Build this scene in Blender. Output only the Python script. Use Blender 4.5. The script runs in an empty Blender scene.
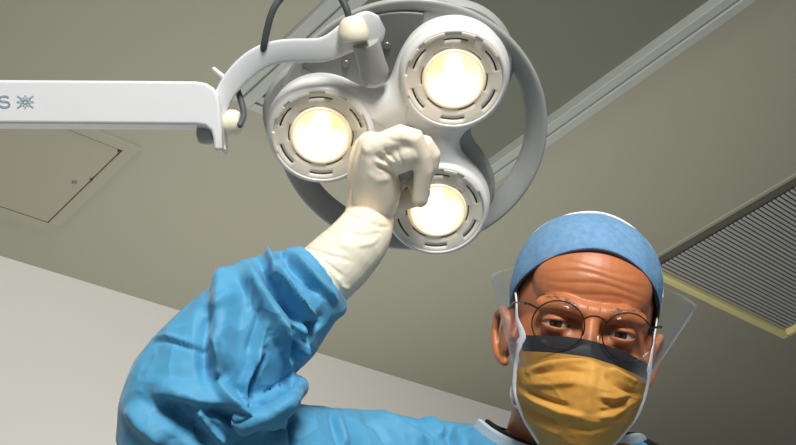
import bpy, bmesh, math, random
import numpy as np
from mathutils import Vector, Matrix, noise as mnoise

random.seed(7)
PI = math.pi
S = bpy.context.scene
COL = S.collection

# ------------------------------------------------------------------ camera frame
F_PX = 1100.0
CAMZ = 1.0
PITCH, ROLL, AN = math.radians(34.25), math.radians(-9.0), math.radians(48.0)
def _basis():
    ca, sa = math.cos(AN), math.sin(AN)
    rx = Vector((ca, -sa, 0)); fw = Vector((sa, ca, 0)); up = Vector((0, 0, 1))
    cp, sp = math.cos(PITCH), math.sin(PITCH)
    r = rx; u = -fw * sp + up * cp; b = -(fw * cp + up * sp)
    c, s = math.cos(ROLL), math.sin(ROLL)
    return r * c + u * s, -r * s + u * c, b
CR, CU, CB = _basis()
CAM = Vector((0, 0, CAMZ))
def cdir(x, y, z): return CR * x + CU * y + CB * z
def at(px, py, d): return CAM + cdir((px - 398) / F_PX * d, -(py - 222.5) / F_PX * d, -d)
def ray(px, py): return cdir((px - 398) / F_PX, -(py - 222.5) / F_PX, -1).normalized()
def px_of(co):
    """co: (n,3) array -> px, py, depth"""
    q = co - np.array(CAM)
    x = q @ np.array(CR); y = q @ np.array(CU); z = -(q @ np.array(CB))
    z = np.maximum(z, 1e-4)
    return 398 + F_PX * x / z, 222.5 - F_PX * y / z, z

cam_data = bpy.data.cameras.new('camera'); cam = bpy.data.objects.new('camera', cam_data)
COL.objects.link(cam)
m = Matrix((CR, CU, CB)).transposed().to_4x4(); m.translation = CAM
cam.matrix_world = m
cam_data.sensor_width = 36.0; cam_data.lens = 36.0 * F_PX / 796.0
cam_data.clip_start = 0.02
S.camera = cam

# ------------------------------------------------------------------ materials
def lin(c):
    r = []
    for v in c[:3]:
        v = v / 255.0
        r.append(v / 12.92 if v <= 0.04045 else ((v + 0.055) / 1.055) ** 2.4)
    return (r[0], r[1], r[2], 1.0)
def mat(name, rgb, rough=0.5, metal=0.0, var=0.0, vscale=20.0, bump=0.0, bscale=200.0, sss=0.0, spec=0.5, coat=0.0,
        emit=None, estr=0.0, sheen=0.0, rgb2=None, bdist=0.001):
    M = bpy.data.materials.new(name); M.use_nodes = True
    nt = M.node_tree; b = nt.nodes['Principled BSDF']
    b.inputs['Roughness'].default_value = rough; b.inputs['Metallic'].default_value = metal
    b.inputs['Specular IOR Level'].default_value = spec
    b.inputs['Coat Weight'].default_value = coat
    b.inputs['Sheen Weight'].default_value = sheen
    c = lin(rgb); b.inputs['Base Color'].default_value = c
    tc = nt.nodes.new('ShaderNodeTexCoord')
    if var > 0 or rgb2:
        n = nt.nodes.new('ShaderNodeTexNoise'); n.inputs['Scale'].default_value = vscale; n.inputs['Detail'].default_value = 5
        nt.links.new(tc.outputs['Object'], n.inputs['Vector'])
        mx = nt.nodes.new('ShaderNodeMix'); mx.data_type = 'RGBA'
        mr = nt.nodes.new('ShaderNodeMapRange'); mr.inputs[1].default_value = 0.17; mr.inputs[2].default_value = 0.7
        nt.links.new(n.outputs['Fac'], mr.inputs[0]); nt.links.new(mr.outputs[0], mx.inputs[0])
        if rgb2: a, d = lin(rgb), lin(rgb2)
        else:
            a = tuple(max(0, v * (1 - var)) for v in c[:3]) + (1,); d = tuple(min(1, v * (1 + var)) for v in c[:3]) + (1,)
        mx.inputs[6].default_value = a; mx.inputs[7].default_value = d
        nt.links.new(mx.outputs[2], b.inputs['Base Color'])
    if bump > 0:
        n2 = nt.nodes.new('ShaderNodeTexNoise'); n2.inputs['Scale'].default_value = bscale; n2.inputs['Detail'].default_value = 4
        nt.links.new(tc.outputs['Object'], n2.inputs['Vector'])
        bp = nt.nodes.new('ShaderNodeBump'); bp.inputs['Strength'].default_value = bump; bp.inputs['Distance'].default_value = bdist
        nt.links.new(n2.outputs['Fac'], bp.inputs['Height']); nt.links.new(bp.outputs['Normal'], b.inputs['Normal'])
    if sss > 0:
        b.inputs['Subsurface Weight'].default_value = sss
        b.inputs['Subsurface Radius'].default_value = (0.012, 0.005, 0.003); b.inputs['Subsurface Scale'].default_value = 0.6
    if emit:
        b.inputs['Emission Color'].default_value = lin(emit); b.inputs['Emission Strength'].default_value = estr
    return M
def glassy(name, tint, gloss=0.06, haze=0.04, hrgb=(230, 232, 235), rough=0.08, edge=0.25, hedge=0.0):
    M = bpy.data.materials.new(name); M.use_nodes = True
    nt = M.node_tree; nt.nodes.clear()
    out = nt.nodes.new('ShaderNodeOutputMaterial')
    tr = nt.nodes.new('ShaderNodeBsdfTransparent'); tr.inputs[0].default_value = lin(tint)
    gl = nt.nodes.new('ShaderNodeBsdfGlossy'); gl.inputs['Roughness'].default_value = rough
    df = nt.nodes.new('ShaderNodeBsdfDiffuse'); df.inputs[0].default_value = lin(hrgb)
    lw = nt.nodes.new('ShaderNodeLayerWeight'); lw.inputs['Blend'].default_value = 0.35
    mr = nt.nodes.new('ShaderNodeMapRange'); mr.inputs[1].default_value = 0.4; mr.inputs[3].default_value = gloss; mr.inputs[4].default_value = gloss + edge
    nt.links.new(lw.outputs['Facing'], mr.inputs[0])
    m1 = nt.nodes.new('ShaderNodeMixShader'); m2 = nt.nodes.new('ShaderNodeMixShader')
    mh = nt.nodes.new('ShaderNodeMapRange'); mh.inputs[1].default_value = 0.28; mh.inputs[3].default_value = haze; mh.inputs[4].default_value = haze + hedge
    nt.links.new(lw.outputs['Facing'], mh.inputs[0]); nt.links.new(mh.outputs[0], m1.inputs[0])
    nt.links.new(tr.outputs[0], m1.inputs[1]); nt.links.new(df.outputs[0], m1.inputs[2])
    nt.links.new(mr.outputs[0], m2.inputs[0]); nt.links.new(m1.outputs[0], m2.inputs[1]); nt.links.new(gl.outputs[0], m2.inputs[2])
    nt.links.new(m2.outputs[0], out.inputs['Surface'])
    return M

MT = dict(
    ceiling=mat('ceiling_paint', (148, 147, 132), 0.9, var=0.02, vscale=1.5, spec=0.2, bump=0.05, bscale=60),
    recess=mat('recess_tone', (102, 105, 94), 0.8, var=0.02, vscale=1.5, spec=0.2),  # set darker than the ceiling colour
    wall=mat('wall_paint', (206, 204, 199), 0.9, var=0.01, vscale=2, spec=0.2),
    floor=mat('floor_vinyl', (150, 150, 145), 0.6, var=0.05, vscale=3),
    trim=mat('trim_metal', (152, 156, 150), 0.45, var=0.02, spec=0.4),
    groove=mat('groove_dark', (50, 52, 50), 0.8),
    panel=mat('panel_paint', (148, 146, 130), 0.8, spec=0.2),
    vframe=mat('vent_cream', (208, 198, 138), 0.45),
    vgrille=mat('vent_louvre', (156, 157, 152), 0.5),
    vshade=mat('vent_shade', (88, 87, 76), 0.9),  # shade between the slats, given as a dark colour
    white=mat('white_enamel', (214, 217, 219), 0.28, var=0.01, spec=0.5, coat=0.2),
    whitem=mat('white_moulded', (218, 219, 217), 0.35, spec=0.5),
    ringm=mat('pod_face', (232, 226, 210), 0.4),  # warm glow of the bulb painted into the cream of the face
    cream=mat('cream_plastic', (228, 222, 198), 0.45, spec=0.4),
    grey=mat('grey_plastic', (156, 158, 156), 0.4, var=0.02, spec=0.5),
    greyd=mat('grey_bracket', (104, 106, 103), 0.45, var=0.03),
    rubber=mat('cable_rubber', (72, 76, 78), 0.55),
    slot=mat('slot_cavity', (120, 84, 40), 0.7),  # amber of leaking bulb light put into the cavity colour
    logo=mat('logo_blue_grey', (140, 164, 174), 0.5),
    tiny=mat('label_grey', (150, 148, 142), 0.6),
    chrome=mat('screw_metal', (118, 116, 108), 0.4, metal=0.6),
    reflector=mat('reflector', (242, 232, 212), 0.28, metal=1.0, emit=(255, 226, 180), estr=0.14, bump=0.5, bscale=140),  # faint emission stands in for bulb light caught in the bowl
    bulb=mat('bulb_filament', (255, 240, 220), 0.5, emit=(255, 232, 196), estr=3.0),
    bezel=mat('bulb_bezel', (244, 232, 206), 0.35, emit=(255, 226, 180), estr=0.35),  # ring given a glow of its own for the bulb light on it
    glass=glassy('lamp_glass', (255, 252, 246), gloss=0.05, haze=0.03, hrgb=(255, 244, 225), edge=0.1),
    skin=mat('skin', (196, 126, 82), 0.42, sss=0.1, spec=0.42, rgb2=(178, 105, 64), vscale=38, bump=0.25, bscale=420, bdist=0.0006),
    eye=None,
    hair=mat('brow_hair', (128, 92, 66), 0.6),
    gown=mat('gown_cloth', (84, 156, 194), 0.6, rgb2=(66, 146, 188), vscale=14, spec=0.35, bump=0.25, bscale=900, sheen=0.16, bdist=0.0004),
    knit=mat('cuff_knit', (214, 222, 228), 0.85, bump=0.4, bscale=700),
    collar=mat('collar_band', (196, 212, 222), 0.75, bump=0.2, bscale=600),
    cap=mat('cap_cloth', (120, 160, 194), 0.8, rgb2=(98, 140, 180), vscale=170, bump=0.5, bscale=520, spec=0.2, bdist=0.0008),
    capw=mat('cap_white', (226, 232, 236), 0.8, bump=0.2, bscale=500),
    capedge=mat('cap_edge', (36, 40, 58), 0.7),
    mask=mat('mask_yellow', (202, 154, 76), 0.7, rgb2=(190, 138, 60), vscale=30, bump=0.25, bscale=700, sss=0.05, spec=0.25, bdist=0.0005),
    band=mat('mask_band', (34, 37, 43), 0.6),
    strap=mat('mask_strap', (232, 234, 238), 0.75),
    visor=glassy('visor_film', (252, 253, 254), gloss=0.0, haze=0.0, edge=0.10, rough=0.3, hedge=0.5),  # pale reflection at grazing edges painted in as diffuse haze
    lens=glassy('lens_glass', (248, 248, 248), gloss=0.012, haze=0.0, edge=0.06, rough=0.02),
    wire=mat('glasses_wire', (70, 54, 40), 0.3, metal=0.7),
    horn=mat('glasses_tip', (44, 34, 28), 0.4),
    glove=mat('glove_latex', (246, 237, 216), 0.42, sss=0.12, spec=0.42, rgb2=(240, 228, 206), vscale=26, bump=0.15, bscale=500, bdist=0.0004),
    shirt=mat('undershirt', (26, 26, 30), 0.9),
    trousers=mat('scrub_trousers', (70, 140, 186), 0.8),
    shoe=mat('shoe_white', (210, 210, 208), 0.6),
)
def eye_mat():
    M = bpy.data.materials.new('eyeball'); M.use_nodes = True
    nt = M.node_tree; b = nt.nodes['Principled BSDF']; b.inputs['Roughness'].default_value = 0.15; b.inputs['Specular IOR Level'].default_value = 0.25
    tc = nt.nodes.new('ShaderNodeTexCoord'); ln = nt.nodes.new('ShaderNodeVectorMath'); ln.operation = 'DISTANCE'
    ln.inputs[1].default_value = (0, 1, 0)
    nm = nt.nodes.new('ShaderNodeVectorMath'); nm.operation = 'NORMALIZE'
    nt.links.new(tc.outputs['Object'], nm.inputs[0]); nt.links.new(nm.outputs[0], ln.inputs[0])
    cr = nt.nodes.new('ShaderNodeValToRGB'); e = cr.color_ramp.elements
    e[0].position = 0.0; e[0].color = (0.004, 0.004, 0.004, 1)
    e[1].position = 0.17; e[1].color = (0.004, 0.004, 0.004, 1)
    for p, c in ((0.2, (0.05, 0.03, 0.018, 1)), (0.47, (0.03, 0.018, 0.012, 1)), (0.54, (0.5, 0.44, 0.4, 1)), (1.0, (0.55, 0.46, 0.42, 1))):
        x = e.new(p); x.color = c
    nt.links.new(ln.outputs['Value'], cr.inputs[0]); nt.links.new(cr.outputs[0], b.inputs['Base Color'])
    return M
MT['eye'] = eye_mat()
def crinkle(M, scale, dist, strength):
    nt = M.node_tree; b = nt.nodes['Principled BSDF']
    tc = nt.nodes.new('ShaderNodeTexCoord'); nz = nt.nodes.new('ShaderNodeTexNoise'); nz.inputs['Scale'].default_value = scale * 0.5
    mx = nt.nodes.new('ShaderNodeMix'); mx.data_type = 'RGBA'; mx.inputs[0].default_value = 0.12
    nt.links.new(tc.outputs['Object'], nz.inputs['Vector']); nt.links.new(tc.outputs['Object'], mx.inputs[6]); nt.links.new(nz.outputs['Color'], mx.inputs[7])
    v = nt.nodes.new('ShaderNodeTexVoronoi'); v.inputs['Scale'].default_value = scale; nt.links.new(mx.outputs[2], v.inputs['Vector'])
    v.feature = 'F1'
    bp = nt.nodes.new('ShaderNodeBump'); bp.inputs['Strength'].default_value = strength; bp.inputs['Distance'].default_value = dist
    nt.links.new(v.outputs['Distance'], bp.inputs['Height'])
    old = b.inputs['Normal'].links[0].from_socket if b.inputs['Normal'].links else None
    if old: nt.links.new(old, bp.inputs['Normal'])
    nt.links.new(bp.outputs['Normal'], b.inputs['Normal'])
crinkle(MT['gown'], 26, 0.010, 0.45)
crinkle(MT['mask'], 40, 0.003, 0.4)

# ------------------------------------------------------------------ mesh helpers
class MB:
    def __init__(s): s.v = []; s.f = []; s.m = []
    def add(s, vs, fs, mi=0):
        o = len(s.v); s.v += [Vector(v) for v in vs]; s.f += [tuple(i + o for i in f) for f in fs]; s.m += [mi] * len(fs)
    def grid(s, rings, closed=True, cap0=False, cap1=False, mi=0):
        n = len(rings[0]); vs = [p for r in rings for p in r]; fs = []
        for i in range(len(rings) - 1):
            for j in range(n if closed else n - 1):
                k = (j + 1) % n
                fs.append((i * n + j, i * n + k, (i + 1) * n + k, (i + 1) * n + j))
        if cap0: fs.append(tuple(range(n - 1, -1, -1)))
        if cap1: fs.append(tuple((len(rings) - 1) * n + j for j in range(n)))
        s.add(vs, fs, mi)
    def lathe(s, prof, M=None, n=48, cap0=False, cap1=False, a0=0, a1=None, mi=0):
        M = M or Matrix.Identity(4); rings = []
        for r, z in prof:
            rings.append([M @ Vector((r * math.cos(2 * PI * j / n), r * math.sin(2 * PI * j / n), z)) for j in range(n)])
        s.grid(rings, True, cap0, cap1, mi)
    def box(s, M, sx, sy, sz, mi=0):
        vs = [M @ Vector((x * sx / 2, y * sy / 2, z * sz / 2)) for x in (-1, 1) for y in (-1, 1) for z in (-1, 1)]
        s.add(vs, [(0, 1, 3, 2), (4, 6, 7, 5), (0, 4, 5, 1), (2, 3, 7, 6), (0, 2, 6, 4), (1, 5, 7, 3)], mi)
    def aabb(s, x0, x1, y0, y1, z0, z1, mi=0):
        s.box(Matrix.Translation(((x0 + x1) / 2, (y0 + y1) / 2, (z0 + z1) / 2)), x1 - x0, y1 - y0, z1 - z0, mi)
    def tube(s, pts, rad, n=12, caps=True, mi=0):
        pts = [Vector(p) for p in pts]; N = len(pts)
        if not hasattr(rad, '__len__'): rad = [rad] * N
        tang = []
        for i in range(N):
            t = pts[min(i + 1, N - 1)] - pts[max(i - 1, 0)]; tang.append(t.normalized())
        a = tang[0].orthogonal().normalized(); rings = []
        def ring(c, t, a, r): 
            b = t.cross(a); return [c + a * (r * math.cos(2 * PI * j / n)) + b * (r * math.sin(2 * PI * j / n)) for j in range(n)]
        for i in range(N):
            a = (a - tang[i] * a.dot(tang[i])).normalized()
            if i == 0 and caps:
                for q in (80, 55, 28):
                    rings.append(ring(pts[0] - tang[0] * rad[0] * math.sin(math.radians(q)), tang[0], a, rad[0] * math.cos(math.radians(q))))
            rings.append(ring(pts[i], tang[i], a, rad[i]))
            if i == N - 1 and caps:
                for q in (28, 55, 80):
                    rings.append(ring(pts[i] + tang[i] * rad[i] * math.sin(math.radians(q)), tang[i], a, rad[i] * math.cos(math.radians(q))))
        s.grid(rings, True, True, True, mi)
    def ellipsoid(s, c, r, M=None, nu=32, nv=20, mi=0):
        rings = []
        for i in range(1, nv):
            th = PI * i / nv
            q = []
            for j in range(nu):
                p = Vector((r[0] * math.sin(th) * math.cos(2 * PI * j / nu), r[1] * math.sin(th) * math.sin(2 * PI * j / nu), r[2] * math.cos(th)))
                if M: p = M @ p
                q.append(Vector(c) + p)
            rings.append(q)
        s.grid(rings, True, True, True, mi)
    def prism(s, poly, z0, z1, M=None, mi=0):
        M = M or Matrix.Identity(4); n = len(poly)
        vs = [M @ Vector((x, y, z)) for z in (z0, z1) for x, y in poly]
        fs = [tuple(range(n - 1, -1, -1)), tuple(range(n, 2 * n))] + [(i, (i + 1) % n, n + (i + 1) % n, n + i) for i in range(n)]
        s.add(vs, fs, mi)
    def mesh(s, name):
        me = bpy.data.meshes.new(name); me.from_pydata([tuple(v) for v in s.v], [], s.f)
        me.polygons.foreach_set('material_index', s.m)
        bm = bmesh.new(); bm.from_mesh(me); bmesh.ops.recalc_face_normals(bm, faces=bm.faces); bm.to_mesh(me); bm.free()
        return me
    def build(s, name, mats, parent=None, smooth=True, bevel=0, angle=40, space=None):
        return link(name, s.mesh(name), mats, parent, smooth, bevel, angle, space)

def link(name, me, mats, parent=None, smooth=True, bevel=0, angle=40, space=None):
    """space='world': vertices are in world coordinates and are brought into the parent's frame"""
    if not isinstance(mats, (list, tuple)): mats = [mats]
    for m_ in mats: me.materials.append(m_)
    if parent is not None and space == 'world':
        me.transform(world_of(parent).inverted())
    if smooth:
        me.polygons.foreach_set('use_smooth', [True] * len(me.polygons))
        try: me.set_sharp_from_angle(angle=math.radians(angle))
        except Exception: pass
    me.update()
    o = bpy.data.objects.new(name, me); COL.objects.link(o)
    if parent is not None: o.parent = parent
    if bevel:
        b = o.modifiers.new('bevel', 'BEVEL'); b.width = bevel; b.segments = 3; b.limit_method = 'ANGLE'; b.angle_limit = math.radians(35)
        b.harden_normals = False
    return o
def world_of(o):
    M = o.matrix_basis.copy()
    while o.parent: o = o.parent; M = o.matrix_basis @ M
    return M
def tag(o, label=None, cat=None, group=None, kind=None):
    for k, v in (('label', label), ('category', cat), ('group', group), ('kind', kind)):
        if v: o[k] = v
    return o
def empty(name, M, label, cat, group=None):
    o = bpy.data.objects.new(name, None); o.empty_display_size = 0.05; COL.objects.link(o)
    o.matrix_world = M; return tag(o, label, cat, group)

def remesh(mb, voxel, smooth=4, fac=0.5):
    me = mb.mesh('tmp'); o = bpy.data.objects.new('tmp', me); COL.objects.link(o)
    r = o.modifiers.new('r', 'REMESH'); r.mode = 'VOXEL'; r.voxel_size = voxel
    if smooth:
        sm = o.modifiers.new('s', 'SMOOTH'); sm.iterations = smooth; sm.factor = fac
    dg = bpy.context.evaluated_depsgraph_get(); dg.update()
    out = bpy.data.meshes.new_from_object(o.evaluated_get(dg))
    bpy.data.objects.remove(o); bpy.data.meshes.remove(me)
    return out
def get_co(me):
    a = np.empty(len(me.vertices) * 3, np.float32); me.vertices.foreach_get('co', a); return a.reshape(-1, 3).astype(np.float64)
def get_no(me):
    a = np.empty(len(me.vertices) * 3, np.float32); me.vertices.foreach_get('normal', a); return a.reshape(-1, 3).astype(np.float64)
def set_co(me, co): me.vertices.foreach_set('co', co.astype(np.float32).ravel()); me.update()

def sstep(x): x = np.clip(x, 0, 1); return x * x * (3 - 2 * x)
def fold(me, strokes, guard=0.15):
    """raise and sink creases along poly-lines laid over the cloth; (points, millimetres, width on one side, width on the other, sharpness)"""
    co = get_co(me); no = get_no(me)
    px, py, _ = px_of(co)
    vd = np.array(CAM) - co; vd /= np.linalg.norm(vd, axis=1)[:, None]
    face = sstep(((no * vd).sum(1) + guard) / 0.45)
    disp = np.zeros(len(co))
    for pts, amp, wl, wr, pw in strokes:
        P = np.array(pts, float); W = max(wl, wr)
        sel = np.where((px > P[:, 0].min() - W) & (px < P[:, 0].max() + W) & (py > P[:, 1].min() - W) & (py < P[:, 1].max() + W) & (face > 0))[0]
        if not len(sel): continue
        X = np.stack([px[sel], py[sel]], 1)
        L = np.concatenate([[0], np.cumsum(np.linalg.norm(np.diff(P, axis=0), axis=1))])
        bd = np.full(len(sel), 1e9); bt = np.zeros(len(sel)); bs = np.zeros(len(sel))
        for i in range(len(P) - 1):
            e = P[i + 1] - P[i]; l2 = (e @ e)
            t = np.clip(((X - P[i]) @ e) / l2, 0, 1)
            q = X - (P[i] + t[:, None] * e); d = np.hypot(q[:, 0], q[:, 1])
            k = d < bd
            bd[k] = d[k]; bt[k] = (L[i] + t * math.sqrt(l2))[k] / L[-1]; bs[k] = (e[0] * q[:, 1] - e[1] * q[:, 0])[k]
        w = np.where(bs < 0, wl, wr)          # wl: left of the direction of travel as seen (y down: negative cross)
        prof = np.clip(1 - bd / w, 0, 1)
        prof = np.where(prof > 0, sstep(prof) * (1 - pw) + prof * pw, 0)
        tap = sstep(bt / 0.22) * sstep((1 - bt) / 0.22) * 0.85 + 0.15
        disp[sel] += amp * 0.001 * prof * tap
    set_co(me, co + no * (disp * face)[:, None])
def ripple(me, amp, scale, seed=0, aniso=(1, 1, 1), mask=None):
    co = get_co(me); no = get_no(me); d = np.zeros(len(co))
    off = Vector((seed * 3.1, seed * 1.7, seed * 2.3))
    for i, p in enumerate(co):
        q = Vector((p[0] * aniso[0], p[1] * aniso[1], p[2] * aniso[2])) * scale + off
        d[i] = (1 - abs(mnoise.noise(q)) * 2.2) * 0.6 + mnoise.noise(q * 0.5) * 0.6
    if mask is not None: d *= mask(co)
    set_co(me, co + no * (d * amp)[:, None])

# ------------------------------------------------------------------ room
H = CAMZ + 1.6
def struct(name, mb, m_, smooth=False, bevel=0):
    return tag(mb.build(name, m_, None, smooth, bevel), kind='structure')
RX0, RX1, RY0, RY1 = -1.6, 4.4, -2.2, 2.221
b = MB(); b.aabb(RX0, RX1, RY0, RY1 + 0.1, -0.1, 0); struct('floor', b, MT['floor'])
b = MB(); b.aabb(RX0, RX1, RY1, RY1 + 0.1, 0, H); struct('wall_back', b, MT['wall'])
# ceiling with the long recess left open
cx0, cx1, cy1 = 1.125, 1.795, 1.424
b = MB()
b.aabb(RX0, cx0, RY0, RY1 + 0.1, H, H + 0.12); b.aabb(cx1, RX1, RY0, RY1 + 0.1, H, H + 0.12)
b.aabb(cx0, cx1, cy1 - 0.03, RY1 + 0.1, H, H + 0.12)
struct('ceiling', b, MT['ceiling'])
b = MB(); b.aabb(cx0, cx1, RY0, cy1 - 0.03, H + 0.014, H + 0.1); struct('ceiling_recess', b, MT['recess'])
def trim(name, x0, x1, y0, y1, axis):
    b = MB(); z0 = H - 0.010
    if axis == 'y':
        w = x1 - x0
        b.aabb(x0, x0 + w * 0.46, y0, y1, z0, H + 0.03); b.aabb(x0 + w * 0.54, x1, y0, y1, z0 - 0.004, H + 0.06); b.aabb(x0 + w * 0.4, x0 + w * 0.6, y0, y1, H - 0.006, H + 0.05)
    else:
        w = y1 - y0
        b.aabb(x0, x1, y0, y0 + w * 0.46, z0, H + 0.06); b.aabb(x0, x1, y0 + w * 0.54, y1, z0 - 0.004, H + 0.06); b.aabb(x0, x1, y0 + w * 0.4, y0 + w * 0.6, H - 0.006, H + 0.05)
    struct(name, b, MT['trim'], bevel=0.002)
trim('trim_1', 1.093, 1.155, RY0, cy1 - 0.005, 'y')
trim('trim_2', 1.768, 1.826, RY0, cy1 - 0.005, 'y')
trim('trim_3', 1.155, 1.768, cy1 - 0.05, cy1 - 0.005, 'x')

# access panel
pan = empty('access_panel', Matrix.Translation((0.86, 1.865, H)), 'flat square access panel in the ceiling below the white suspension arm', 'ceiling panel')
b = MB()
X0, X1, Y0, Y1 = 0.66, 1.044, 1.668, 2.062; w = 0.03
for x0, x1, y0, y1 in ((X0, X1, Y0, Y0 + w), (X0, X1, Y1 - w, Y1), (X0, X0 + w, Y0 + w, Y1 - w), (X1 - w, X1, Y0 + w, Y1 - w)):
    b.aabb(x0, x1, y0, y1, H - 0.0055, H + 0.001)
b.build('frame', MT['panel'], pan, False, 0.001, space='world')
b = MB(); b.aabb(X0 + w + 0.003, X1 - w - 0.003, Y0 + w + 0.003, Y1 - w - 0.003, H - 0.0035, H + 0.001)
dr = b.build('door', MT['panel'], pan, False, 0.001, space='world')
b = MB(); b.lathe([(0.0001, -0.0055), (0.004, -0.0055), (0.006, -0.0035), (0.006, 0)], Matrix.Translation((0.985, 1.856, H - 0.002)), 20); b.build('latch', MT['greyd'], dr, space='world')
for p in ((1.0085, 1.703), (1.011, 1.826)):
    b = MB(); b.lathe([(0.0001, -0.004), (0.003, -0.004), (0.0038, -0.002), (0.0038, 0)], Matrix.Translation((p[0] , p[1], H - 0.003)), 16); b.build('screw', MT['groove'], pan, space='world')

# vent grille
vent = empty('air_vent', Matrix.Translation((2.9, 1.0, H)), 'large slatted air vent with cream frame in the ceiling beside the blue cap', 'vent')
VX0, VX1, VY0, VY1 = 2.505, 3.29, 0.5, 1.345; fw_ = 0.024
b = MB()
for x0, x1, y0, y1 in ((VX0, VX1, VY0, VY0 + fw_), (VX0, VX1, VY1 - fw_, VY1), (VX1 - fw_, VX1, VY0 + fw_, VY1 - fw_)):
    b.aabb(x0, x1, y0, y1, H - 0.03, H + 0.001)
b.build('frame', MT['vframe'], vent, True, 0.006, space='world')
b = MB(); b.aabb(VX0 - 0.008, VX0, VY0, VY1 - fw_, H - 0.004, H + 0.001); b.build('side_flange', MT['ceiling'], vent, False, 0.001, space='world')
b = MB(); n = 58
for i in range(n):
    y = VY0 + fw_ + (VY1 - VY0 - 2 * fw_) * (i + 0.5) / n
    b.box(Matrix.Translation(((VX0 + 0.022 + VX1) / 2, y, H - 0.010)) @ Matrix.Rotation(math.radians(-10), 4, 'X'), VX1 - VX0 - 0.056, 0.0088, 0.0016)
tag(b.build('grille', MT['vgrille'], vent, False, space='world'))
b = MB(); b.aabb(VX0 + 0.012, VX1 - 0.03, VY0 + 0.03, VY1 - 0.03, H - 0.001, H + 0.001); b.build('shade_sheet', MT['vshade'], vent, False, space='world')  # dark sheet put in for the shade behind the slats

# ------------------------------------------------------------------ surgical lamp
ND = cdir(0, -0.47, 0.8827).normalized(); YD = cdir(0, 0.8827, 0.47).normalized(); XD = CR.copy()
LC = at(404, 141, 1.18)
LM = Matrix((XD, YD, ND)).transposed().to_4x4(); LM.translation = LC
LMI = LM.inverted()
lamp = empty('surgical_lamp', LM, 'white three-pod operating lamp on a white suspension arm, gripped by the gloved hand', 'surgical lamp')
def lp(px, py, z=0.0):
    """the point of the lamp's own plane (height z) seen at a place in the photograph, in lamp coordinates"""
    o = LMI @ CAM; d = (LMI.to_3x3() @ ray(px, py)); t = (z - o.z) / d.z
    return o + d * t
def lw(px, py, d): return LMI @ at(px, py, d)

PR = 0.089; PA = [math.radians(54.4 + 120 * k) for k in range(3)]
PC = [Vector((PR * math.cos(a), PR * math.sin(a))) for a in PA]
def sd(x, y, r=0.0605, k=0.042):
    ds = [math.hypot(x - c.x, y - c.y) - r for c in PC] + [math.hypot(x, y) - 0.052]
    s_ = sum(math.exp(-d / k * 3.0) for d in ds); return -math.log(s_) * k / 3.0
def outline(off, n=180, **kw):
    out = []
    for j in range(n):
        a = 2 * PI * j / n; lo, hi = 0.0, 0.3
        for _ in range(30):
            mid = (lo + hi) / 2
            if sd(mid * math.cos(a), mid * math.sin(a), **kw) < off: lo = mid
            else: hi = mid
        out.append((lo * math.cos(a), lo * math.sin(a)))
    return out
def poly_at(off, z): return [Vector((x, y, z)) for x, y in outline(off)]
# white front shell: domed edge, shallow dish between the pods
b = MB()
rings = [poly_at(-0.016, -0.052), poly_at(-0.011, -0.044), poly_at(-0.0045, -0.03), poly_at(-0.0006, -0.016), poly_at(-0.0015, -0.007), poly_at(-0.005, -0.0005), poly_at(-0.010, 0.0022), poly_at(-0.015, 0.003)]
base = outline(-0.015)
for s_ in (0.94, 0.88, 0.82, 0.76, 0.70, 0.64, 0.58, 0.52, 0.46, 0.40, 0.34, 0.28, 0.22, 0.15, 0.08):
    rings.append([Vector((x * s_, y * s_, 0.003 - 0.003 * sstep(np.array((0.95 - s_) / 0.5)).item())) for x, y in base])
b.grid(rings, True, False, True)
def in_pod(f):      # the shell is open behind each pod
    return any(all((Vector((b.v[i].x, b.v[i].y)) - c).length < 0.0478 and b.v[i].z > -0.012 for i in f) for c in PC)
keep = [f for f in b.f if not in_pod(f)]; b.f = keep; b.m = [0] * len(keep)
b.build('front_shell', MT['whitem'], lamp, angle=60)
# grey rear shell
b = MB(); b.grid([poly_at(0.0, -0.064), poly_at(0.006, -0.059), poly_at(0.0075, -0.050), poly_at(0.003, -0.043), poly_at(-0.018, -0.043)], True, True, True)
b.build('rear_shell', MT['grey'], lamp, angle=50)
# round handle frame
b = MB(); prof = []
for q in range(20):
    a = 2 * PI * q / 20; ca, sa = math.cos(a), math.sin(a)
    rr = 0.1392 + 0.0115 * math.copysign(abs(ca) ** 0.8, ca); zz = -0.050 + 0.0075 * math.copysign(abs(sa) ** 0.7, sa)
    zz += (rr - 0.1392) * 0.6
    prof.append((rr, zz))
prof.append(prof[0])
b.lathe(prof, Matrix.Translation((0.0085, -0.0065, 0)), n=128)
b.build('handle_ring', MT['grey'], lamp, angle=60)
# infill plate of the upper opening (a thin plate between two pods and the ring)
b = MB(); a0 = PA[0] + math.radians(60)
pl = []
for t in np.linspace(-34, 34, 13): pl.append((0.130 * math.cos(a0 + math.radians(t)), 0.130 * math.sin(a0 + math.radians(t))))
for t in np.linspace(30, -30, 9): pl.append((0.062 * math.cos(a0 + math.radians(t)), 0.062 * math.sin(a0 + math.radians(t))))
b.prism(pl, -0.05, -0.040); brk = b.build('bracket', MT['greyd'], lamp, False, 0.002)
for px, py in ((346, 64), (387, 46)):
    p = lp(px, py, -0.038); b = MB()
    b.lathe([(0.0001, 0.0008), (0.0034, 0.0008), (0.0042, 0.0), (0.0042, -0.004)], Matrix.Translation(p), 20); b.build('screw', MT['chrome'], brk)

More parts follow.
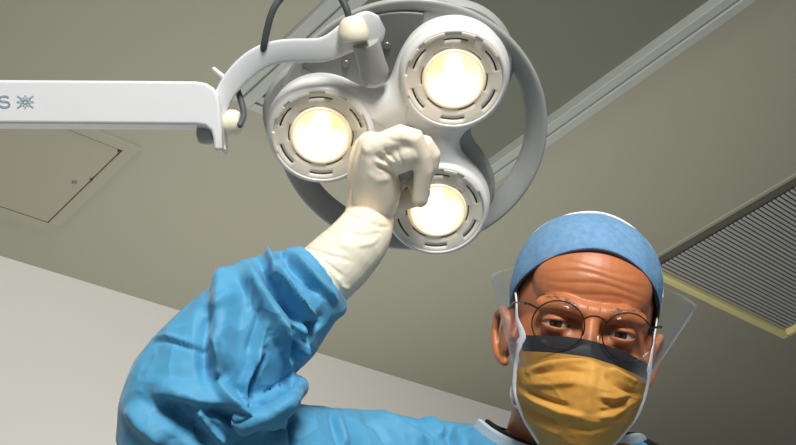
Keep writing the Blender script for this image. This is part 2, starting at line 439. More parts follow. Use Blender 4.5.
# pods: one built, two copied
def arc_block(b, r0, r1, z0, z1, a0, a1, n=8, mi=0):
    rings = []
    for i in range(n + 1):
        a = a0 + (a1 - a0) * i / n; c, s_ = math.cos(a), math.sin(a)
        rings.append([Vector((r0 * c, r0 * s_, z0)), Vector((r1 * c, r1 * s_, z0)), Vector((r1 * c, r1 * s_, z1)), Vector((r0 * c, r0 * s_, z1))])
    b.grid(rings, True, True, True, mi)
b = MB(); b.lathe([(0.0580, -0.03), (0.0580, -0.004), (0.0572, 0.0015), (0.0556, 0.0050), (0.0536, 0.0072), (0.0520, 0.0078), (0.0508, 0.0070), (0.0503, 0.0055), (0.0498, 0.0046)], n=72)
pod = b.build('lamp_pod', MT['whitem'], lamp, angle=60)
NA = 144; rr = [0.0502, 0.0492, 0.0452, 0.0434, 0.0395, 0.0350, 0.0338, 0.0322]; zz = [0.004, 0.0052, 0.0050, 0.0048, 0.0042, 0.0036, 0.0034, 0.0030]
vs = []; fs = []
for r, z in zip(rr, zz):
    for j in range(NA): vs.append((r * math.cos(2 * PI * j / NA), r * math.sin(2 * PI * j / NA), z))
def slot(i, j):
    deg = (j + 0.5) * 360 / NA
    if i == 2: return ((deg - 12) % 60) < 34
    if i == 5: return ((deg + 22) % 60) < 32
    return False
for i in range(len(rr) - 1):
    for j in range(NA):
        if slot(i, j): continue
        k = (j + 1) % NA; fs.append((i * NA + j, i * NA + k, (i + 1) * NA + k, (i + 1) * NA + j))
b = MB(); b.add(vs, fs)
fr = b.build('face_ring', MT['ringm'], pod, angle=50)
fr.modifiers.new('thick', 'SOLIDIFY').thickness = -0.0012 
b = MB(); b.lathe([(0.0500, 0.0), (0.0500, -0.004), (0.030, -0.006), (0.030, 0.0005)], n=60); b.build('vent_cavity', MT['slot'], pod)
b = MB()
for k in range(5):
    a = math.radians(30 + 36 * k); arc_block(b, 0.0488, 0.0520, 0.004, 0.0086, a, a + math.radians(17 if k % 2 else 26))
b.build('clip_tabs', MT['ringm'], pod, False, 0.0006)
b = MB(); b.lathe([(0.0325, -0.002), (0.0325, 0.0045), (0.0312, 0.0062), (0.0296, 0.0062), (0.0284, 0.0045), (0.0282, -0.001)], n=60); b.build('bezel', MT['bezel'], pod)
b = MB(); pr = []
for t in np.linspace(0, 1, 12): pr.append((0.0283 * math.sqrt(max(t, 0.02)), -0.026 + 0.0265 * t))
b.lathe(pr[::-1], n=36, cap1=True); b.build('reflector', MT['reflector'], pod, angle=5)
b = MB(); b.tube([(0, -0.0175, -0.008), (0, -0.012, -0.009), (0, 0.012, -0.009), (0, 0.0175, -0.008)], [0.0055, 0.0095, 0.0095, 0.0055], 16); b.build('bulb', MT['bulb'], pod)
b = MB(); b.lathe([(0.0283, 0.0015), (0.0283, 0.0025), (0.018, 0.0042), (0.0001, 0.0048), (0.0001, 0.0038), (0.018, 0.0032), (0.0283, 0.0015)], n=48); b.build('lens', MT['glass'], pod)
kids = [o for o in bpy.data.objects if o.parent == pod]
pod.location = (PC[0].x, PC[0].y, 0.001)
for k in (1, 2):
    c = pod.copy(); COL.objects.link(c); c.location = (PC[k].x, PC[k].y, 0.001)
    for ch in kids:
        d = ch.copy(); COL.objects.link(d); d.parent = c
# centre handle
b = MB(); b.lathe([(0.0195, -0.006), (0.0185, 0.004), (0.016, 0.010), (0.0155, 0.03), (0.0165, 0.055), (0.0165, 0.062), (0.014, 0.067), (0.007, 0.0695), (0.0005, 0.07)], n=40)
b.build('centre_handle', MT['grey'], lamp)
# tiny illegible rating text
b = MB(); c0 = lp(385, 113, 0.001)
for k in range(4):
    for q in range(5):
        b.box(Matrix.Translation((c0.x - 0.006 + 0.003 * q + 0.0004 * (k % 2), c0.y + 0.003 * 1.4 - 0.0026 * k + 0.0009 * q, 0.0008)) @ Matrix.Rotation(math.radians(17), 4, 'Z'), 0.0024, 0.0009, 0.0012)
b.build('rating_label', MT['tiny'], lamp, False)

# pivot stem between the yoke and the lamp
top = lw(365, 40, 1.120); bot = lw(375, 75, 1.150)
def frame_along(p, d):
    z = d.normalized(); x = z.orthogonal().normalized(); y = z.cross(x)
    M = Matrix((x, y, z)).transposed().to_4x4(); M.translation = p; return M
L = (bot - top).length
b = MB(); b.lathe([(0.0001, 0), (0.0142, 0), (0.0148, 0.003), (0.0146, L * 0.6), (0.0155, L * 0.9), (0.0145, L), (0.009, L + 0.006), (0.0001, L + 0.007)], frame_along(top, bot - top), 32)
b.build('pivot_stem', MT['grey'], lamp)
# yoke: a flat white strap bent from the arm joint up and over to the stem
path = [(221, 150, 10), (218.5, 138, 11), (217.5, 122, 13), (220, 106, 17), (227, 90, 20), (238, 75.5, 22.5), (252, 63, 24), (268, 54.5, 24), (286, 51, 24), (304, 50.5, 24), (320, 50, 24.5), (333, 46, 26.5), (345, 39, 30), (357, 34, 36), (367, 30, 38), (376, 25.5, 32), (382, 22.5, 15)]
rings = []; N = len(path)
for i, (x, y, w) in enumerate(path):
    x0, y0, _ = path[max(i - 1, 0)]; x1, y1, _ = path[min(i + 1, N - 1)]
    t = Vector((x1 - x0, y1 - y0)).normalized(); nrm = Vector((-t.y, t.x))
    d = 1.125 - 0.012 * i / N
    c = lw(x, y, d); e1 = (lw(x + nrm.x, y + nrm.y, d) - lw(x, y, d)); sc = w / 2
    side = e1 * sc; view = (LMI.to_3x3() @ (-ray(x, y))).normalized()
    tilt = 0.45 if i > 2 else 0.2
    side = side + view * (side.length * -tilt)      # the strap leans back along its upper edge
    th = view * 0.0035
    r = []
    for q in range(16):
        a = 2 * PI * q / 16; ca, sa = math.cos(a), math.sin(a)
        r.append(c + side * math.copysign(abs(ca) ** 0.35, ca) + th * math.copysign(abs(sa) ** 0.8, sa))
    rings.append(r)
def smooth_rings(rings, times=1):
    for _ in range(times):
        out = [rings[0]]
        for i in range(len(rings) - 1):
            a, c = rings[i], rings[i + 1]; p = rings[max(i - 1, 0)]; q = rings[min(i + 2, len(rings) - 1)]
            out.append([(a[j] + c[j]) * 0.5625 - (p[j] + q[j]) * 0.0625 for j in range(len(a))]); out.append(c)
        rings = out
    return rings
b = MB(); b.grid(smooth_rings(rings, 2), True, True, True); b.build('yoke', MT['white'], lamp, angle=50)
# knobs and lever
p = lw(354, 38, 1.106); ax = (lw(351.5, 14, 1.103) - p)
b = MB(); b.lathe([(0.0001, -0.004), (0.0140, -0.003), (0.0158, 0.0), (0.0155, 0.006), (0.0142, 0.012), (0.0122, 0.017), (0.0085, 0.0205), (0.004, 0.022), (0.0001, 0.0222)], frame_along(p, ax), 32)
b.build('pivot_knob', MT['cream'], lamp)
p = lw(226, 123, 1.134); ax = lw(243, 121.5, 1.130) - p
b = MB(); b.lathe([(0.0001, -0.002), (0.0125, 0), (0.0138, 0.005), (0.0125, 0.012), (0.009, 0.0165), (0.0001, 0.018)], frame_along(p, ax), 32); b.build('joint_knob', MT['cream'], lamp)
p = lw(213, 133, 1.135); ax = lw(196, 135, 1.14) - p
b = MB(); b.lathe([(0.0001, -0.004), (0.0105, -0.002), (0.0115, 0.006), (0.010, 0.014), (0.0001, 0.017)], frame_along(p, ax), 28); b.build('joint_cap', MT['grey'], lamp)
b = MB(); b.tube([lw(214, 69, 1.12), lw(221, 75, 1.12), lw(229, 82, 1.122)], [0.0022, 0.0026, 0.003], 10); b.build('lever', MT['white'], lamp)
# suspension arm
outl = [(-420, 76.5), (-200, 78), (0, 79.5), (120, 80.2), (196, 80.8), (206, 82.6), (213.5, 87.5), (218, 95), (220, 106), (221.2, 128), (221.8, 150), (213.5, 150), (212.8, 138), (210.5, 130.5), (205, 126), (196, 124.6), (120, 124), (0, 123.2), (-200, 121.8), (-420, 120)]
b = MB(); nn = len(outl); 
front = [lw(x, y, 1.105) for x, y in outl]
back = [lw(x, y, 1.105) + (LMI.to_3x3() @ cdir(0, -0.06, -0.998)) * 0.042 for x, y in outl]
b.add(front + back, [tuple(range(nn)), tuple(range(2 * nn - 1, nn - 1, -1))] + [(i, (i + 1) % nn, nn + (i + 1) % nn, nn + i) for i in range(nn)])
arm = b.build('suspension_arm', MT['white'], lamp, True, 0.003, 30)
# arm post up to the ceiling, off to the side
pe = at(-400, 100, 1.13); b = MB(); b.lathe([(0.0001, -0.05), (0.03, -0.05), (0.034, -0.04), (0.034, H - pe.z - 0.03), (0.08, H - pe.z - 0.025), (0.085, H - pe.z), (0.0001, H - pe.z)], Matrix.Translation(pe), 32)
b.build('ceiling_post', MT['white'], lamp, space='world')
# emblem and letter on the arm
def decal(strokes, name, parent, d=1.1045, th=0.0005):
    b = MB()
    for pts, w in strokes:
        for (xa, ya), (xb, yb) in zip(pts[:-1], pts[1:]):
            t = Vector((xb - xa, yb - ya)); l = t.length; t /= l; n_ = Vector((-t.y, t.x)) * w / 2; t = t * 0.25
            q = [(xa - t.x + n_.x, ya - t.y + n_.y), (xa - t.x - n_.x, ya - t.y - n_.y), (xb + t.x - n_.x, yb + t.y - n_.y), (xb + t.x + n_.x, yb + t.y + n_.y)]
            vs = [lw(x, y, d) for x, y in q] + [lw(x, y, d + 0.001) for x, y in q]
            b.add(vs, [(0, 1, 2, 3), (4, 7, 6, 5)] + [(i, (i + 1) % 4, 4 + (i + 1) % 4, 4 + i) for i in range(4)])
    b.build(name, MT['logo'], parent, False)
ex, ey = 25.3, 101.8; em = []
for k in range(8):
    a = PI / 8 + k * PI / 4; c, s_ = math.cos(a), math.sin(a)
    em.append(([(ex + 3.0 * c, ey + 2.4 * s_), (ex + 5.4 * c, ey + 4.6 * s_)], 1.2))
for k in range(4):
    a = PI / 4 + k * PI / 2; c, s_ = math.cos(a), math.sin(a)
    em.append(([(ex + 5.0 * c, ey + 4.2 * s_), (ex + 11.2 * c, ey + 8.2 * s_)], 1.5))
for k in range(12):
    a = k * PI / 6; c, s_ = math.cos(a), math.sin(a); c2, s2 = math.cos(a + PI / 6), math.sin(a + PI / 6)
    em.append(([(ex + 2.3 * c, ey + 1.9 * s_), (ex + 2.3 * c2, ey + 1.9 * s2)], 1.5))
for a in (0, PI / 2, PI, 3 * PI / 2):
    c, s_ = math.cos(a), math.sin(a); em.append(([(ex + 5.6 * c, ey + 4.6 * s_), (ex + 8.2 * c, ey + 6.4 * s_)], 1.7))
decal(em, 'emblem', arm)
sp = []
for k in range(13):
    a = math.radians(-30 - k * 20); sp.append((4.2 + 4.9 * math.cos(a), 99.0 + 2.9 * math.sin(a)))
sp2 = []
for k in range(13):
    a = math.radians(-80 + k * 20); sp2.append((4.6 + 4.9 * math.cos(a), 104.4 + 2.9 * math.sin(a)))
decal([(sp[:11] , 1.9), ([sp[10], sp2[0]], 1.9), (sp2, 1.9)], 'letter', arm)
# cables
def crv(pts, n=8):
    P = [Vector(p) for p in pts]; out = []
    for i in range(len(P) - 1):
        p0, p1, p2, p3 = P[max(i - 1, 0)], P[i], P[i + 1], P[min(i + 2, len(P) - 1)]
        for k in range(n):
            t = k / n
            out.append(0.5 * ((2 * p1) + (p2 - p0) * t + (2 * p0 - 5 * p1 + 4 * p2 - p3) * t * t + (3 * p1 - p0 - 3 * p2 + p3) * t ** 3))
    out.append(P[-1]); return out
b = MB(); b.tube(crv([lw(262, 55, 1.125), lw(264, 45, 1.112), lw(267.5, 28, 1.105), (lw(273, 10, 1.1)), lw(283, -4, 1.1), lw(305, -24, 1.1), lw(328, -16, 1.1), lw(341, -2, 1.1), lw(347.5, 12, 1.1), lw(349, 22, 1.105)]), 0.0036, 12); b.build('power_cable', MT['rubber'], lamp)
b = MB(); b.tube(crv([lw(236, 86, 1.135), lw(239.5, 96, 1.135), lw(242.5, 106, 1.133), lw(243.5, 116, 1.125), lw(240, 125, 1.116)]), 0.0032, 12); b.build('joint_cable', MT['rubber'], lamp)

# ------------------------------------------------------------------ the surgeon
HO = None
fD = (cdir(-0.055, 0.095, 0.99)).normalized()
rD = cdir(0.98, -0.175, 0.0); rD = (rD - fD * rD.dot(fD)).normalized()
uD = fD.cross(rD); uD = uD if uD.dot(CU) > 0 else -uD
EM = at(590, 329.5, 1.062)
HO = EM - fD * 0.085
def hd(x, y, z): return HO + rD * x + fD * y + uD * z
HR = Matrix((rD, fD, uD)).transposed()     # head axes as columns
neck = at(562, 436, 1.20)
foot = Vector((neck.x + 0.02, neck.y + 0.03, 0.0))
person = empty('person', Matrix.Translation(foot), 'surgeon in blue gown, cap and yellow visor mask reaching up with a gloved hand', 'person')

# --- head, ears and neck
h = MB()
def hell(c, r, nu=36, nv=24): h.ellipsoid(hd(*c), r, HR, nu, nv)
def hcap(pts, rad, n=14): h.tube([hd(*p) for p in pts], rad, n)
hell((0, -0.012, 0.030), (0.0715, 0.098, 0.083))
hell((0, 0.012, -0.022), (0.066, 0.074, 0.085))
hell((0, 0.04, -0.082), (0.046, 0.05, 0.038))
hell((0, 0.0435, 0.045), (0.06, 0.045, 0.05))
hcap([(-0.046, 0.072, 0.017), (-0.03, 0.083, 0.0195), (-0.012, 0.086, 0.016), (0.012, 0.086, 0.016), (0.03, 0.083, 0.0195), (0.046, 0.072, 0.017)], [0.009, 0.010, 0.010, 0.010, 0.010, 0.009])
hcap([(0, 0.086, 0.012), (0, 0.094, -0.008), (0, 0.102, -0.028), (0, 0.107, -0.040)], [0.0085, 0.008, 0.009, 0.0115])
hcap([(-0.012, 0.098, -0.046), (0.012, 0.098, -0.046)], 0.0095)
for s_ in (-1, 1):
    hell((s_ * 0.044, 0.052, -0.034), (0.022, 0.024, 0.018))
    hell((s_ * 0.0735, -0.006, -0.018), (0.0065, 0.021, 0.028), 20, 14)
    hell((s_ * 0.032, 0.0715, 0.0), (0.0142, 0.0142, 0.0142), 28, 20)
    # ear: rim, lobe and inner plate
    e = [(0.076, 0.010, -0.008), (0.082, 0.006, 0.012), (0.087, -0.006, 0.02), (0.0905, -0.02, 0.014), (0.0905, -0.024, -0.004), (0.087, -0.018, -0.022), (0.081, -0.008, -0.034), (0.076, 0.002, -0.038)]
    e = [(x - 0.004, y, z * 0.92 - 0.012) for x, y, z in e]
    hcap([(s_ * x, y, z) for x, y, z in e], [0.004, 0.0045, 0.0045, 0.0045, 0.0045, 0.0045, 0.0055, 0.005], 12)
    hcap([(s_ * 0.070, 0.0, -0.008), (s_ * 0.076, -0.009, -0.012), (s_ * 0.075, -0.008, -0.03), (s_ * 0.071, -0.002, -0.036)], [0.006, 0.006, 0.006, 0.005], 12)
    hcap([(s_ * 0.072, 0.006, -0.022), (s_ * 0.0735, 0.004, -0.03)], [0.004, 0.004], 10)
nk1 = neck - Vector((0, 0, 0.05)) - fD * 0.0
h.tube([hd(0, -0.03, -0.01), hd(0, -0.025, -0.06), neck.lerp(hd(0, -0.02, -0.09), 0.5), neck, nk1, nk1 - Vector((0, 0, 0.05))], [0.058, 0.056, 0.057, 0.069, 0.080, 0.070], 28)
hme = remesh(h, 0.0016, 5)
co = get_co(hme); q = co - np.array(HO)
X = q @ np.array(rD); Y = q @ np.array(fD); Z = q @ np.array(uD); no = get_no(hme)
front = sstep((Y - 0.03) / 0.03)
dy = np.zeros(len(co))
for s_ in (-1, 1):
    x = X - s_ * 0.032; hw = 0.0142
    a = np.clip(1 - (x / hw) ** 2, 0, 1)
    upz = 0.0027 * a ** 0.7 + 0.0002; loz = -0.0036 * a ** 0.8 + 0.0002
    inside = np.minimum(upz - Z, Z - loz); ok = (np.abs(x) < hw) & (front > 0)
    dy -= np.where(ok, sstep((inside + 0.0006) / 0.0016), 0) * 0.006
    # lid crease above, lid margin, bag below
    dy -= 0.0022 * np.exp(-((Z - (0.0085 + 0.002 * a)) / 0.0016) ** 2) * np.exp(-(x / 0.015) ** 4) * front
    dy += 0.0012 * np.exp(-((Z - (upz + 0.0022)) / 0.0018) ** 2) * np.exp(-(x / 0.015) ** 4) * front
    dy -= 0.0016 * np.exp(-((Z + 0.0125 + 8 * x * x) / 0.0018) ** 2) * np.exp(-(x / 0.017) ** 4) * front
    dy -= 0.004 * np.exp(-((x + s_ * 0.016) / 0.007) ** 2 - ((Z - 0.002) / 0.01) ** 2) * front
# forehead wrinkles
for z0, am, k in ((0.034, 0.7, 0), (0.043, 0.9, 1), (0.052, 0.8, 2), (0.060, 0.5, 3)):
    zc = z0 + 0.0022 * np.sin(X * 70 + k * 1.3) - 0.5 * X * X
    wgt = np.exp(-(X / 0.045) ** 4) * front
    dy -= am * 0.0008 * np.exp(-((Z - zc) / 0.0016) ** 2) * wgt
    dy += am * 0.00045 * np.exp(-((Z - zc - 0.0042) / 0.0026) ** 2) * wgt
for s_ in (-1, 1):
    dy -= 0.001 * np.exp(-((X - s_ * 0.006 - 0.001) / 0.0014) ** 2 - ((Z - 0.019) / 0.008) ** 2) * front
set_co(hme, co + np.array(fD)[None, :] * dy[:, None])

# --- torso and arms under the cloth
shR = at(430, 486, 1.215); shL = at(676, 560, 1.24) 
elR = at(185, 428, 1.06); 
WZ = 0.05
def hw_(px, py, z): return LM @ lp(px, py, z)
wrist = hw_(366, 226, 0.05)
fore = at(322, 274, 1.105)
hipC = Vector((neck.x + 0.02, neck.y + 0.03, 0.95)); chest = Vector((neck.x + 0.01, neck.y + 0.02, neck.z - 0.22))
acr = (shL - shR).normalized()
elL = shL + Vector((0.03, -0.04, -0.3)); wrL = elL + Vector((-0.12, -0.16, -0.14))
t = MB()
t.tube([shR, shR.lerp(shL, 0.5) , shL], [0.05, 0.07, 0.05], 20)
t.tube([shR.lerp(shL, 0.5) - Vector((0, 0, 0.03)), chest, hipC], [0.08, 0.115, 0.115], 24)
t.tube([chest - acr * 0.05, hipC - acr * 0.05], [0.105, 0.105], 20); t.tube([chest + acr * 0.05, hipC + acr * 0.05], [0.105, 0.105], 20)
t.tube([nk1, nk1 - Vector((0, 0, 0.08))], [0.06, 0.075], 20)
t.tube([shR, elR.lerp(shR, 0.5), elR], [0.046, 0.040, 0.032], 18); t.tube([elR, elR.lerp(fore, 0.4), fore, wrist], [0.032, 0.032, 0.026, 0.023], 18)
t.tube([shL, elL], [0.05, 0.04], 18); t.tube([elL, wrL], [0.04, 0.027], 18)
dh = (wrL - elL).normalized(); sh_ = dh.cross(Vector((0, 0, 1))).normalized()
t.ellipsoid(wrL + dh * 0.05, (0.04, 0.04, 0.025))
for k in range(4):
    p0 = wrL + dh * 0.07 + sh_ * (0.027 - 0.018 * k); ln = (0.07, 0.08, 0.075, 0.06)[k]
    t.tube([p0, p0 + dh * ln * 0.5 - Vector((0, 0, 0.006)), p0 + dh * ln - Vector((0, 0, 0.025))], [0.010, 0.009, 0.008], 10)
t.tube([wrL + dh * 0.02 + sh_ * 0.03, wrL + dh * 0.05 + sh_ * 0.052 , wrL + dh * 0.085 + sh_ * 0.055], [0.013, 0.011, 0.009], 10)
# the gripping hand: chains in the lamp's frame around the handle
HZ = dict(little=0.077, ring=0.059, middle=0.041, index=0.023)
hx0, hy0 = lp(404, 187, 0.077).x, lp(404, 187, 0.077).y
def hl(x, y, z): return LM @ Vector((hx0 + x, hy0 + y, z))
FING = dict(
    little=[(-0.031, 0.043), (0.006, 0.0610), (0.0205, 0.028), (0.0165, -0.014)],
    ring=[(-0.032, 0.037), (0.019, 0.043), (0.0305, 0.024), (0.014, -0.012)],
    middle=[(-0.036, 0.032), (0.014, 0.030), (0.0275, 0.022), (0.010, -0.012)],
    index=[(-0.040, 0.020), (0.006, 0.022), (0.0265, 0.022), (0.010, -0.010)])
FR = dict(little=[0.0130, 0.0116, 0.0102, 0.0088], ring=[0.0125, 0.0105, 0.0098, 0.0085], middle=[0.013, 0.011, 0.010, 0.0088], index=[0.013, 0.011, 0.010, 0.0086])
META = dict(little=[(-0.034, -0.045, 0.056), (-0.0285, -0.012, 0.064), (-0.0285, 0.018, 0.071)],
            ring=[(-0.036, -0.045, 0.05), (-0.036, -0.010, 0.052), (-0.035, 0.016, 0.056)],
            middle=[(-0.038, -0.045, 0.043), (-0.040, -0.008, 0.040), (-0.039, 0.014, 0.041)],
            index=[(-0.040, -0.045, 0.038), (-0.043, -0.010, 0.030), (-0.043, 0.006, 0.026)])
MRAD = dict(little=[0.0215, 0.0255, 0.0215], ring=[0.02, 0.0185, 0.016], middle=[0.02, 0.0175, 0.0155], index=[0.02, 0.017, 0.015])
def hand(mb, k):
    for f in FING:
        pts = [hl(x, y, HZ[f]) for x, y in FING[f]]
        mb.tube(crv(META_P(f) + [pts[0]], 4), rad_lerp(MRAD[f] + [FR[f][0]], 4, k), 18)
        c = [pts[0]]
        for i in range(3): c += [pts[i].lerp(pts[i + 1], 0.2), pts[i].lerp(pts[i + 1], 0.8)] + ([] if i < 2 else [pts[3]])
        r_ = [FR[f][0]]
        for i in range(3): r_ += [FR[f][i] * 0.97, FR[f][i + 1] * 1.0] + ([] if i < 2 else [FR[f][3]])
        mb.tube(c, [v * k for v in r_], 16)
    mb.tube([hl(-0.022, 0.030, 0.073), hl(0.005, 0.039, 0.0755)], [0.0165 * k, 0.0150 * k], 18)
    mb.tube([hl(-0.027, 0.034, 0.070), hl(-0.006, 0.044, 0.073)], [0.0155 * k, 0.0155 * k], 18)
    mb.tube([hl(-0.020, 0.024, 0.068), hl(0.004, 0.034, 0.073), hl(0.010, 0.037, 0.074)], [v * k for v in (0.018, 0.0155, 0.013)], 18)
    mb.tube([hl(-0.040, -0.048, 0.040), hl(-0.028, -0.046, 0.026), hl(-0.004, -0.044, 0.022), hl(0.012, -0.038, 0.026), hl(0.020, -0.030, 0.03)], [v * k for v in (0.019, 0.016, 0.0115, 0.0105, 0.009)], 16)
def META_P(f): return [hl(*p) for p in META[f]]
def rad_lerp(r, n, k):
    out = []
    for i in range(len(r) - 1):
        for j in range(n): out.append((r[i] + (r[i + 1] - r[i]) * j / n) * k)
    out.append(r[-1] * k); return out
hand(t, 0.76)
tme = remesh(t, 0.004, 3)
bm = bmesh.new(); bm.from_mesh(hme); bm.from_mesh(tme); bme = bpy.data.meshes.new('body'); bm.to_mesh(bme); bm.free()
body = link('body', bme, MT['skin'], person, angle=180, space='world')
# eyes
for s_ in (-1, 1):
    b = MB(); b.ellipsoid((0, 0, 0), (0.0126, 0.0126, 0.0126), None, 32, 24)
    o = b.build('eyeball', MT['eye'], person)
    M = HR.to_4x4(); M.translation = hd(s_ * 0.032, 0.0705, 0.0)
    # aim the iris at the viewer
    d = (CAM - M.translation).normalized(); x = d.cross(uD).normalized(); z = x.cross(d)
    R_ = Matrix((x, d, z)).transposed().to_4x4(); R_.translation = M.translation
    o.matrix_basis = world_of(person).inverted() @ R_
# eyebrows
from mathutils.bvhtree import BVHTree
bvh = BVHTree.FromPolygons([v.co.copy() for v in hme.vertices], [tuple(p.vertices) for p in hme.polygons])
def on_face(x, z):
    hit = bvh.ray_cast(hd(x, 0.2, z), -fD); return hit[0] if hit[0] else hd(x, 0.085, z)
for s_ in (-1, 1):
    b = MB()
    for k in range(150):
        u = random.random(); x = s_ * (0.013 + 0.036 * u); zc = 0.0175 + 0.0075 * math.sin(min(1, u * 1.25) * PI * 0.6) + random.gauss(0, 0.0021 * (1.15 - 0.6 * u))
        p = on_face(x, zc); e = on_face(x + s_ * random.uniform(0.003, 0.007), zc + random.uniform(-0.0005, 0.0015)) + fD * 0.0003
        b.tube([p - fD * 0.0005, (p + e) / 2 + fD * 0.0004, e], [0.00014, 0.00013, 0.00006], 4, False)
    b.build('eyebrow', MT['hair'], person, space='world')

# --- glove
g = MB(); hand(g, 1.0)
cuffp = [hw_(368, 222, 0.05), at(359, 240, 1.12), at(341, 260, 1.112), at(320, 279, 1.105), at(307, 291, 1.10)]
g.tube(crv([hl(-0.036, -0.03, 0.048)] + cuffp, 4), rad_lerp([0.0235, 0.0275, 0.0305, 0.0335, 0.0342, 0.032], 4, 1.0), 28)
gme = remesh(g, 0.0014, 7)
fold(gme, [(p_, a_ * 0.95, wl_, wr_, k_) for p_, a_, wl_, wr_, k_ in [
    ([(399, 176), (388, 170), (375, 166)], -2.2, 4, 5, .5), ([(398, 171), (386, 162), (376, 154)], -1.6, 4, 4, .5), ([(399, 168), (391, 157), (384, 147)], -1.6, 3.5, 3.5, .5), ([(404, 166), (399, 156), (396, 147)], -1.2, 3, 3, .5),
    ([(397, 173), (386, 166), (374, 160)], 1.4, 3, 3, .5), ([(400, 168), (390, 159), (380, 150)], 1.2, 3, 3, .5),
    ([(392, 178), (378, 180), (366, 172)], 1.0, 6, 6, .3),
    ([(344, 213), (362, 219), (380, 227), (393, 226)], -1.6, 3, 4, .6), ([(343, 210), (362, 216), (381, 223)], 1.4, 4, 3, .5),
    ([(346, 232), (364, 236), (384, 232)], -1.2, 3, 4, .6), ([(356, 246), (370, 244), (379, 238)], 1.2, 4, 4, .6),
    ([(300, 247), (318, 251), (334, 257)], -1.8, 3, 3, .7), ([(304, 251), (322, 262), (338, 280), (343, 294)], 1.6, 3, 4, .7), ([(312, 252), (330, 266), (346, 278)], -1.6, 3, 4, .7),
    ([(336, 276), (342, 286), (350, 290)], 1.8, 4, 4, .6), ([(318, 230), (330, 240), (352, 248)], 0.8, 5, 5, .5), ([(352, 262), (340, 258), (326, 256)], -1.0, 4, 4, .5),
    ([(366, 140), (372, 150), (370, 165)], -0.8, 6, 6, .2), ([(384, 137), (396, 142), (410, 143)], -0.7, 4, 4, .3),
]])
# creamier, thicker beaded cuff below the wrist
gm2 = mat('glove_cuff_latex', (226, 223, 202), 0.45, sss=0.1, spec=0.4, bump=0.15, bscale=500, bdist=0.0004)
cz = np.array(hw_(372, 221, 0.05)); cdn = np.array(((at(322, 275, 1.105) - hw_(372, 221, 0.05))).normalized())
gco = get_co(gme); ctr = np.zeros((len(gme.polygons), 3), np.float32); gme.polygons.foreach_get('center', ctr.ravel())
gx, gy, _ = px_of(ctr.astype(np.float64)); mi = (gy > 213 + (gx - 343) * 0.27).astype(np.int32)
glove = link('glove', gme, [MT['glove'], gm2], person, angle=180, space='world')
gme.polygons.foreach_set('material_index', mi); gme.update()
glove['label'] = 'cream latex glove gripping the lamp handle'

# --- gown
c = MB()
def chain(lst, n=28, sub=4):
    pts = [at(x, y, d) for x, y, d, r in lst]; rad = [r for *_, r in lst]
    return crv(pts, sub), rad_lerp(rad, sub, 1.0)
sl = [(322, 275, 1.10, 0.0370), (304, 289, 1.095, 0.0460), (278, 308, 1.088, 0.0580), (248, 335, 1.078, 0.0600), (219, 364, 1.068, 0.0630), (194, 396, 1.06, 0.0660), (182, 426, 1.058, 0.0625)]
P, Rr = chain(sl)
# open cuff: turn the cloth back inside the sleeve mouth
ax = (P[0] - P[2]).normalized()
def ringpts(c0, t_, r, n=36):
    a = t_.orthogonal().normalized(); b_ = t_.cross(a)
    return [c0 + a * r * math.cos(2 * PI * j / n) + b_ * r * math.sin(2 * PI * j / n) for j in range(n)]
rings = []
for dd, r in ((-0.045, 0.026), (-0.03, 0.029), (-0.01, 0.032), (0.001, 0.0345)): rings.append((P[0] + ax * dd, ax, r))
for i in range(len(P)):
    tt = (P[max(i - 1, 0)] - P[min(i + 1, len(P) - 1)]).normalized(); rings.append((P[i], tt, Rr[i]))
e = P[-1]; tt = rings[-1][1]
for qd in (30, 60, 85): rings.append((e - tt * Rr[-1] * math.sin(math.radians(qd)), tt, Rr[-1] * math.cos(math.radians(qd))))
a = rings[0][1].orthogonal().normalized(); RP = []
for c0, t_, r in rings:
    a = (a - t_ * a.dot(t_)).normalized(); b_ = t_.cross(a)
    RP.append([c0 + a * r * math.cos(2 * PI * j / 40) + b_ * r * math.sin(2 * PI * j / 40) for j in range(40)])
c.grid(RP, True, True, True)
c.tube(crv([at(222, 388, 1.052), at(240, 406, 1.031), at(262, 408, 1.023), at(281, 400, 1.032), at(296, 387, 1.056)], 3), rad_lerp([0.006, 0.010, 0.012, 0.0125, 0.012], 3, 1.0), 20)
c.tube([at(306, 304, 1.075), at(326, 307, 1.080), at(334, 306, 1.09)], [0.016, 0.0165, 0.013], 20)
up = [(182, 430, 1.058, 0.060), (230, 450, 1.085, 0.058), (300, 466, 1.13, 0.0620), (370, 476, 1.18, 0.0690), (430, 490, 1.215, 0.0740)]
P2, R2 = chain(up); c.tube(P2, R2, 36)
mid = shR.lerp(shL, 0.5)
c.tube([shR, at(475, 492, 1.215), at(520, 497, 1.215), mid - Vector((0, 0, 0.02)), shL], [0.072, 0.072, 0.07, 0.085, 0.06], 32)
c.tube([neck - Vector((0, 0, 0.065)), neck - Vector((0, 0, 0.13))], [0.062, 0.1], 32)
c.tube([mid - Vector((0, 0, 0.07)), chest, hipC, hipC - Vector((0, 0, 0.45))], [0.1, 0.145, 0.155, 0.19], 36)
for s_ in (-1, 1):
    c.tube([chest + acr * 0.065 * s_ + Vector((0, 0, 0.06)), chest + acr * 0.07 * s_, hipC + acr * 0.08 * s_, hipC + acr * 0.1 * s_ - Vector((0, 0, 0.45))], [0.11, 0.13, 0.14, 0.16], 32)
c.tube([shL, elL, elL.lerp(wrL, 0.9)], [0.068, 0.058, 0.043], 28)
cc = [(477, 425, 1.20), (490, 436, 1.165), (512, 448, 1.135), (548, 460, 1.115), (590, 459, 1.115), (618, 447, 1.135), (641, 440, 1.17), (642, 448, 1.24), (604, 452, 1.29), (545, 446, 1.29), (496, 434, 1.25)]
CP = [at(*p) for p in cc]; ctrp = sum(CP, Vector()) / len(CP)
nup = (HO - neck).normalized()
